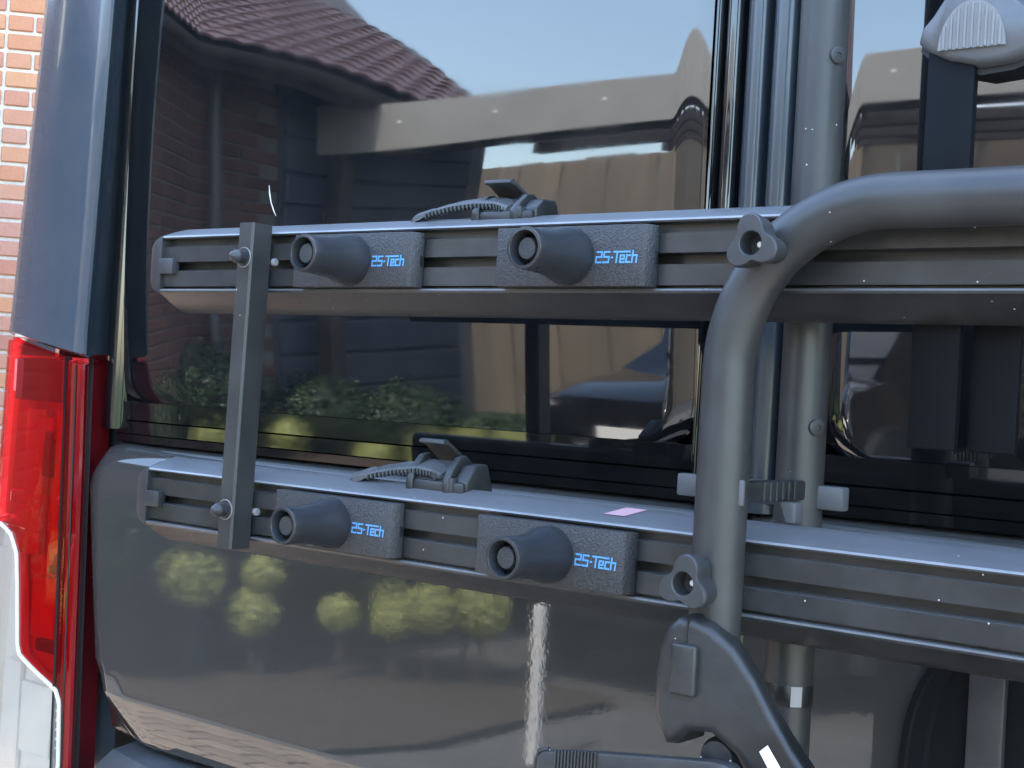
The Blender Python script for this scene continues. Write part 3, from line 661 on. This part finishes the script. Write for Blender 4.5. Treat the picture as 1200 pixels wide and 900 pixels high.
# =================================================================== 25-Tech holders
def glyphs():
    S = []; x = 0
    def g(adv, *lines):
        nonlocal x
        for ln in lines: S.append([(px + x, pz) for px, pz in ln])
        x += adv
    g(1.0, [(0, 1), (.68, 1), (.68, .52), (0, .52), (0, 0), (.68, 0)])
    g(1.05, [(.70, 1), (0, 1), (0, .52), (.68, .52), (.68, 0), (-.02, 0)])
    g(.32, [(-.02, .45), (.10, .45)])
    g(.86, [(-.08, 1), (1.98, 1)], [(.36, 1), (.36, 0)])
    g(.80, [(0, .30), (.48, .30), (.48, .64), (0, .64), (0, 0), (.52, 0)])
    g(.76, [(.48, .64), (0, .64), (0, 0), (.48, 0)])
    g(.75, [(0, 1.04), (0, 0)], [(0, .64), (.55, .64), (.55, 0)])
    return S, x
def lettering(x0, zc, y, width):
    S, W = glyphs(); k = width / W; h = 0.0088; V, F = [], []; c = 0; hw = .00078
    for ln in S:
        for a, b_ in zip(ln, ln[1:]):
            A = Vector((x0 + a[0] * k + .10 * (a[1] - .5) * h, 0, zc + (a[1] - .5) * h)); B = Vector((x0 + b_[0] * k + .10 * (b_[1] - .5) * h, 0, zc + (b_[1] - .5) * h))
            d = (B - A).normalized(); n_ = Vector((-d.z, 0, d.x)) * hw; A -= d * hw; B += d * hw; yy = y - .0003 - .000012 * c; c += 1
            q = len(V); V += [(A + n_) + Vector((0, yy, 0)), (B + n_) + Vector((0, yy, 0)), (B - n_) + Vector((0, yy, 0)), (A - n_) + Vector((0, yy, 0))]; F.append((q, q + 1, q + 2, q + 3))
    return V, F
HB = Vector((0.399, 0.0262, ZU - .0005))
hold = thing('strap_holder', 'grey holder on upper rail next to the clamp knob, facing blue 25-Tech lettering', 'holder', HB, 'clamped holders with blue lettering')
bx0, bx1, zt, zb = HB.x - .0825, HB.x + .0745, HB.z + .0262, HB.z - .0262
pl = [(bx0, .0245), (bx0, .0100), (bx0 + .0015, .0088), (bx1 - .0035, .0088), (bx1 + .001, .0105), (bx1 + .0045, .0160), (bx1 + .0055, .0215), (bx1 + .0055, .0250)]
plate = add('plate', prism(pl, zb, zt, 'Z', .0007), 'print', hold, 28)
add('end_notch', box(bx1 + .0035, bx1 + .0068, .0195, .0225, HB.z - .006, HB.z + .004), 'dark', hold)
add('lettering', lettering(.4270, HB.z - .0015, .0088, .0425), 'blue', hold)
C0 = (HB.x, .0088, HB.z - .0005)
soc = [(.0250, -.002), (.0250, .005), (.0247, .009), (.0239, .013), (.0224, .0185), (.0208, .025), (.0195, .033), (.0187, .042), (.0182, .052), (.0180, .0655), (.0174, .0665), (.0150, .0667), (.0145, .0660), (.0140, .054), (.0138, .040), (0, .040)]
add('socket', lathe(soc, C0, (0, -1, 0), 64), 'printsmooth', hold, 50)
n = 64
def kr(r, h): return [(C0[0] + (r - (0.0007 if k % 2 else 0)) * math.cos(2 * math.pi * k / n), C0[1] - h, C0[2] + (r - (0.0007 if k % 2 else 0)) * math.sin(2 * math.pi * k / n)) for k in range(n)]
add('screw_knob', loft([kr(.0100, .038), kr(.0100, .0600), kr(.0090, .0618), kr(.003, .0618)]), 'print', hold, 30)
def copy_thing(src, loc, label):
    r = src.copy(); COL.objects.link(r); r.location = loc; r['label'] = label
    for ch in src.children:
        c = ch.copy(); COL.objects.link(c); c.parent = r; c.matrix_parent_inverse = ch.matrix_parent_inverse.copy()
    return r
copy_thing(hold, (0.1360, .0262, ZU - .0005), 'grey holder with blue 25-Tech lettering on upper rail, next to square spacer bar')
copy_thing(hold, (0.3955, .0262, ZL + .0005), 'grey holder with blue 25-Tech lettering on lower rail, beneath the pink sticker')
copy_thing(hold, (0.1305, .0262, ZL + .0005), 'grey holder with blue 25-Tech lettering on lower rail, next to square spacer bar')

# =================================================================== bike holding arm hanging on the carrier
bh = thing('bike_clamp', 'grey bell shaped bike clamp with ribbed inlay on flat black arm', 'clamp', (.722, .09, 1.29))
add('arm', box(.6845, .7225, .074, .084, 1.285, 1.60, .002), 'arm', bh, 30)
add('arm', box(.7265, .7640, .088, .096, 1.285, 1.50, .002), 'arm', bh, 30)
def bell(y, k, dz=0):
    L = [(-.0465, .022), (-.0445, .031), (-.036, .040), (-.027, .053), (-.021, .066), (-.017, .085), (-.015, .11), (.015, .11), (.017, .085), (.022, .066), (.030, .050), (.042, .040), (.062, .036), (.068, .026), (.066, .016), (.050, .008), (.030, .001), (.004, -.001), (-.020, .005), (-.038, .014)]
    return [(.722 + x * k, y, 1.579 + z * (0.5 + k / 2) + dz) for x, z in L]
add('clamp_cover', loft([bell(.110, .94, .002), bell(.094, 1.0, 0), bell(.086, 1.0, 0), bell(.076, .975, .0008), bell(.070, .92, .0025), bell(.0665, .80, .006)]), 'greyplastic', bh, 60)
add('rubber_jaw', loft([[(x, y, z - .0045) for x, y, z in bell(.112, .95, 0)], [(x, y, z - .0045) for x, y, z in bell(.079, .975, 0)]]), 'dark', bh, 40)
hv = []
inl = prism([(.722 + .026 * math.cos(a), 1.5915 + .037 * math.sin(a)) for a in lin(0, math.pi, 20)], .0640, .072, 'Y')
il = add('ribbed_inlay', inl, 'ribs', bh, 30)
for k in range(9):
    x = .7005 + k * .0054; h = .035 * math.sqrt(max(0, 1 - ((x - .722) / .0255) ** 2)) 
    add('rib', tube([(x, .0638, 1.592), (x, .0636, 1.592 + h * .5), (x, .0640, 1.591 + h)], .0013, 8), 'ribs', il, 60)

# =================================================================== BRICK BUILDING seen beyond the van corner
WD = Vector((.68, .733, 0)).normalized(); WN = Vector((.733, -.68, 0)).normalized(); W0 = Vector((-3.95, 2.42, 0))
bb = thing('brick_building', 'orange red brick building with pale mortar beyond the van corner', 'building', W0)
def wpt(u, d, z): p = W0 + WD * u + WN * d; return (p.x, p.y, z)
def obox(u0, u1, d0, d1, z0, z1):
    V = [wpt(u, d, z) for z in (z0, z1) for u, d in ((u0, d0), (u1, d0), (u1, d1), (u0, d1))]
    return V, [(0, 1, 2, 3), (4, 5, 6, 7), (0, 1, 5, 4), (1, 2, 6, 5), (2, 3, 7, 6), (3, 0, 4, 7)]
wl = add('wall', obox(-1.9, 1.35, -3.0, 0, 0, 3.5), 'mortar', bb)
def brickmesh(L, H, D=.05, mat='brick'): return mesh('brick', *box(-L / 2, L / 2, -D / 2, D / 2, -H / 2, H / 2, .004, 1), mat)
bms = [brickmesh(.203, .0615), brickmesh(.0965, .0615)]
rot = Matrix.Rotation(math.atan2(WD.y, WD.x), 4, 'Z'); it = []
for c in range(45):
    z = .04 + c * .076; hd = c % 2
    step = .1085 if hd else .217; u = -1.85 + (.054 if hd else 0)
    while u < 1.25:
        p = wpt(u, -.014 + random.uniform(-.0012, .0012), z); it.append((1 if hd else 0, Matrix.Translation(p) @ rot)); u += step
pieces('brick', bms, it, wl, 300, 'brick', key=lambda q: (q[1].translation - Vector(wpt(-.05, 0, 2.15))).length)
add('roof', join(prism([(-.5, 0), (.6, 0), (-1.8, 1.5)], 0, 1, 'X')) if False else obox(-2.0, 1.45, -3.1, .18, 3.5, 3.62), 'tilegrey', bb)

# =================================================================== HOUSE with clay tiled roof (seen mirrored in the glass)
HX = -4.0
hs = thing('brick_house', 'dark red brick house with clay tiled roof and slate blue garage door', 'house', (HX - 2.8, -3.0, 0))
hw_ = add('wall', box(HX - 5.6, HX - .02, -4.75, .80, 0, 2.75), 'mortardark', hs)
it = []; bmd = [brickmesh(.205, .064, .05, 'brickdark')]
rz = Matrix.Rotation(math.pi / 2, 4, 'Z')
for c in range(36):
    z = .04 + c * .076; y = -3.06 + (.108 if c % 2 else 0)
    while y < .72:
        it.append((0, Matrix.Translation((HX - .034 + random.uniform(-.001, .001), y, z)) @ rz)); y += .217
pieces('brick', bmd, it, hw_, 300, 'brickdark', key=lambda q: (q[1].translation - Vector((HX, -2.3, 1.6))).length)
gd = add('garage_door', box(HX - .05, HX - .005, -4.62, -3.16, 0, 2.70, .004), 'siding', hs)
for k in range(13): add('door_panel', box(HX - .02, HX + .018, -4.60, -3.18, .015 + k * .205, .205 + k * .205, .012), 'siding', gd)
EZ, EX, PT = 2.74, -3.62, math.radians(28)
rl = 4.6
def roofp(s_, y, h=0): return Vector((EX - s_ * math.cos(PT) + h * math.sin(PT), y, EZ + s_ * math.sin(PT) + h * math.cos(PT)))
rf = add('roof', (lambda P: (P, [(0, 1, 2, 3), (4, 5, 6, 7), (0, 1, 5, 4), (1, 2, 6, 5), (2, 3, 7, 6), (3, 0, 4, 7)]))([roofp(a, y, h) for h in (-.14, -.03) for a, y in ((0, -4.68), (rl, -4.68), (rl, -1.1), (0, -1.1))]), 'beam', hs)
add('roof_slope', (lambda P: (P, [(0, 1, 2, 3)]))([(EX - rl * math.cos(PT), -4.68, EZ + rl * math.sin(PT)), (EX - 2 * rl * math.cos(PT), -4.68, EZ), (EX - 2 * rl * math.cos(PT), -1.1, EZ), (EX - rl * math.cos(PT), -1.1, EZ + rl * math.sin(PT))]), 'tile', hs)
def tilemesh():
    def f(u, v): return (u, v, .012 * math.sin(u / .2 * math.pi) ** 2 + (-.012 if v > .08 else .006) + .0)
    us = lin(-.075, .075, 6); vs = [-.085, .085]
    V, F = grid(lambda u, v: (u * .98, v, .014 * math.cos(u / .075 * 1.5) + (.010 if v < 0 else -.006)), us, vs)
    n_ = len(us); V += [(x, y, z - .014) for x, y, z in V[:n_]]; F += [(i, i + 1, 2 * n_ + i + 1, 2 * n_ + i) for i in range(n_ - 1)]
    me = mesh('roof_tile', V, F, 'tile', 50); return me
tm = [tilemesh()]
Rt = Matrix(((0, -math.cos(PT), math.sin(PT), 0), (1, 0, 0, 0), (0, math.sin(PT), math.cos(PT), 0), (0, 0, 0, 1)))
it = []
for r in range(37):
    for c in range(24):
        y = -4.60 + c * .15
        p = roofp(.05 + r * .122, y, .004 + random.uniform(0, .004)); it.append((0, Matrix.Translation(p) @ Rt @ Matrix.Rotation(random.uniform(-.02, .02), 4, 'Z')))
pieces('roof_tile', tm, it, rf, 300, 'tile', key=lambda q: (q[1].translation - roofp(.6, -3.6)).length)
gut = [(EX + .05 + .055 * math.cos(a), EZ - .06 + .055 * math.sin(a)) for a in lin(math.pi, 2 * math.pi, 12)] + [(EX + .05 + .048 * math.cos(a), EZ - .06 + .048 * math.sin(a)) for a in lin(2 * math.pi, math.pi, 12)]
add('gutter', prism(gut, -4.68, -1.12, 'Y'), 'beam', hs, 40)
add('bargeboard', box(EX - .35, EX - .02, -1.1, -1.06, EZ - .28, EZ + .03), 'cream', hs)
add('downpipe', tube([(EX - .34, -2.78, 0.0), (EX - .34, -2.78, 2.7)], .022, 16), 'greyplastic', hs, 40)

# neighbour house far behind
nh = thing('neighbour_house', 'pale rendered house with grey hipped roof in the distance', 'house', (-18.5, -15.0, 0))
add('wall', box(-22.0, -15.4, -18.2, -12.2, 0, 4.6), 'render', nh)
e = [(-22.4, -18.6, 4.5), (-15.0, -18.6, 4.5), (-15.0, -11.8, 4.5), (-22.4, -11.8, 4.5), (-18.6, -15.6, 10.2), (-18.6, -14.6, 10.2)]
add('roof', (e, [(0, 1, 4), (1, 2, 5, 4), (2, 3, 5), (3, 0, 4, 5), (0, 3, 2, 1)]), 'tilegrey', nh)
for k in range(2): add('window', box(-20.5 + k * 3, -19.3 + k * 3, -12.19, -12.15, 2.9, 4.0), 'glass', nh)

# =================================================================== CARPORT
cp = thing('carport', 'lean-to carport with taupe fascia, dark rafters and clear roof sheets', 'carport', (-1.0, -6, 0))
FY = -3.3
fa = add('fascia', box(-3.93, 3.6, FY - .03, FY, 2.38, 2.64, .004), 'fascia', cp)
for k in range(12): add('fascia_screw', lathe([(.011, 0), (.009, .005), (0, .006)], (-3.4 + k * .6, FY, 2.54), (0, 1, 0), 12), 'label', fa)
def rz_(y): return 2.56 + (FY - y) * .112
for k in range(9):
    x = -3.42 + k * .86
    add('rafter', ([(x + a, y, rz_(y) + h) for h in (-.13, .0) for a, y in ((-.03, FY - .03), (.03, FY - .03), (.03, -8.5), (-.03, -8.5))], [(0, 1, 2, 3), (4, 5, 6, 7), (0, 1, 5, 4), (1, 2, 6, 5), (2, 3, 7, 6), (3, 0, 4, 7)]), 'beam', cp)
for y in (FY - .10, -4.6, -5.9, -7.2):
    add('purlin', box(-3.5, 3.6, y - .05, y + .05, rz_(y) - .21, rz_(y) - .132), 'beam', cp)
for k in range(8):
    x = -3.42 + k * .86
    add('roof_sheet', ([(x + a, y, rz_(y) + .006) for a, y in ((.005, FY - .03), (.855, FY - .03), (.855, -8.5), (.005, -8.5))], [(0, 1, 2, 3)]), 'poly', cp)
for x in (-3.86, 1.7, 3.4): add('post', box(x - .05, x + .05, FY - .16, FY - .06, 0, 2.40, .004), 'beam', cp)
# boarded wall behind
bw = thing('board_fence', 'tall weathered board fence along the back of the carport', 'fence', (-1, -8.4, 0))
for k in range(54):
    x = -8.7 + k * .24
    add('board', box(x + .003, x + .237, -8.40 - (0.018 if k % 2 else 0), -8.375 - (0.018 if k % 2 else 0), 0.0, 3.08 + random.uniform(-.02, .02)), 'wood', bw)
for z in (.5, 1.7, 2.9): add('fence_rail', box(-8.7, 4.2, -8.47, -8.42, z, z + .09), 'beam', bw)

# =================================================================== PARKED CAR under the carport
car = thing('parked_car', 'black hatchback parked nose out under the carport', 'car', (-2.5, -6.0, 0))
def cring(y, hw, z0, z1, tw): 
    return [(-2.5 - hw * .92, y, z0), (-2.5 - hw, y, z0 + .2), (-2.5 - hw * .98, y, (z0 + z1) / 2 + .1), (-2.5 - hw * tw, y, z1 - .05), (-2.5 - hw * tw * .8, y, z1), (-2.5 + hw * tw * .8, y, z1), (-2.5 + hw * tw, y, z1 - .05), (-2.5 + hw * .98, y, (z0 + z1) / 2 + .1), (-2.5 + hw, y, z0 + .2), (-2.5 + hw * .92, y, z0)]
cbod = add('body', loft([cring(-4.12, .55, .32, .62, .9), cring(-4.16, .70, .22, .70, .92), cring(-4.3, .80, .2, .80, .92), cring(-4.7, .85, .2, .90, .92), cring(-5.15, .86, .2, .97, .93), cring(-7.6, .86, .2, .99, .93), cring(-8.05, .80, .25, .95, .92), cring(-8.15, .7, .32, .85, .9)]), 'carpaint', car, 40)
def cab(y, hw, z): return (y, hw, z)
add('cabin', loft([[(-2.5 - w1, y1, .93), (-2.5 - w2, y2, z2), (-2.5 + w2, y2, z2), (-2.5 + w1, y1, .93)] for w1, y1, w2, y2, z2 in ((.76, -5.05, .60, -5.75, 1.40), (.78, -5.8, .61, -5.9, 1.44), (.78, -7.2, .60, -7.1, 1.45), (.74, -7.95, .57, -7.5, 1.40))]), 'glass', car, 30)
add('roof', box(-3.08, -1.92, -7.45, -5.8, 1.425, 1.462, .015), 'carpaint', car, 30)
for s in (-1, 1):
    add('headlight', prism([(-2.5 + s * .50, .60), (-2.5 + s * .76, .66), (-2.5 + s * .77, .76), (-2.5 + s * .52, .72)], -4.34, -4.20, 'Y', .01), 'clearlens', car, 30)
    for yy in (-4.95, -7.35):
        wh = add('wheel', lathe([(.19, -.09), (.29, -.1), (.31, -.07), (.31, .07), (.29, .1), (.19, .1)], (-2.5 + s * .78, yy, .30), (s, 0, 0), 32), 'tyre', car, 30)
        add('rim', lathe([(.19, .05), (.19, .09), (.05, .07), (0, .075)], (-2.5 + s * .78, yy, .30), (s, 0, 0), 24), 'alloy', wh, 30)
add('grille', box(-2.95, -2.05, -4.135, -4.09, .36, .46, .01), 'dark', car)
add('number_plate', box(-2.76, -2.24, -4.085, -4.07, .48, .59, .004), 'label', car)

# =================================================================== WHITE POST added for its glint in the lower door panel
wp = tag(add('glint_post', lathe([(.026, 0), (.026, .60), (.023, .62), (.012, .632), (0, .634)], (-1.92, -2.75, -.01), (0, 0, 1), 24), 'white', None, 40), 'short white round topped post added for the glint in the door panel', 'glint_post')

# =================================================================== SHRUBS
def leaves(c, r, n, size, flat=1.0, shell=.55):
    V, F = [], []; c = Vector(c)
    for _ in range(n):
        d = Vector((random.gauss(0, 1), random.gauss(0, 1), random.gauss(0, 1))).normalized()
        rr = (shell + (1 - shell) * random.random() ** .5) * (1 + .10 * math.sin(d.x * 7 + c.x * 9) * math.sin(d.z * 6 + c.y * 5))
        p = c + Vector((d.x * r * rr, d.y * r * rr, d.z * r * rr * flat))
        nrm = (d + Vector((random.gauss(0, .45), random.gauss(0, .45), random.gauss(0, .45)))).normalized(); u = nrm.orthogonal().normalized(); u = (u * math.cos(random.random() * 6.28) + nrm.cross(u) * math.sin(random.random() * 6.28)).normalized(); v = nrm.cross(u)
        s_ = size * random.uniform(.7, 1.3); k = len(V)
        V += [p - u * s_, p + v * s_ * .5, p + u * s_, p - v * s_ * .5]; F.append((k, k + 1, k + 2, k + 3))
    return V, F
def shrub(x, y, z, r, label, mat, n=1600, size=.014, group='rounded shrubs in the bed'):
    x -= .12; y += .14; z += .07
    t = thing('shrub', label, 'shrub', (x, y, 0.02), group)
    add('foliage', leaves((x, y, z), r, n, size), mat, t)
    add('stem', tube([(x, y, 0.0), (x + .01, y, z * .5), (x, y + .01, z)], [.014, .011, .006], 8), 'soil', t)
ORD = ['first', 'second', 'third', 'fourth', 'sixth', 'seventh', 'last', 'fifth']
for k, (x, y, z, r) in enumerate(((-3.66, -2.72, .42, .17), (-3.52, -2.98, .24, .13), (-3.50, -3.02, .44, .11), (-3.22, -3.26, .27, .10), (-3.02, -3.42, .26, .11), (-2.88, -3.52, .33, .14), (-2.72, -3.70, .35, .15), (-3.10, -3.50, .34, .12))):
    shrub(x, y, z, r, 'yellow green ball shrub, %s along the bed from the house wall towards the bollard' % ORD[k], 'leafyellow', 3200, .010)
for k, (x, y, z, r) in enumerate(((-3.85, -2.2, .55, .36), (-3.8, -2.75, .75, .32), (-3.62, -3.3, .55, .34), (-3.3, -3.6, .5, .34), (-2.9, -3.8, .40, .24), (-3.9, -1.7, .45, .3))):
    shrub(x, y, z, r, 'loose dark evergreen shrub, %s from the paving along the house wall' % ['second', 'third and tallest', 'fourth', 'fifth', 'last and smallest', 'first'][k], 'leafdark', 6500, .013, 'dark evergreen shrubs')
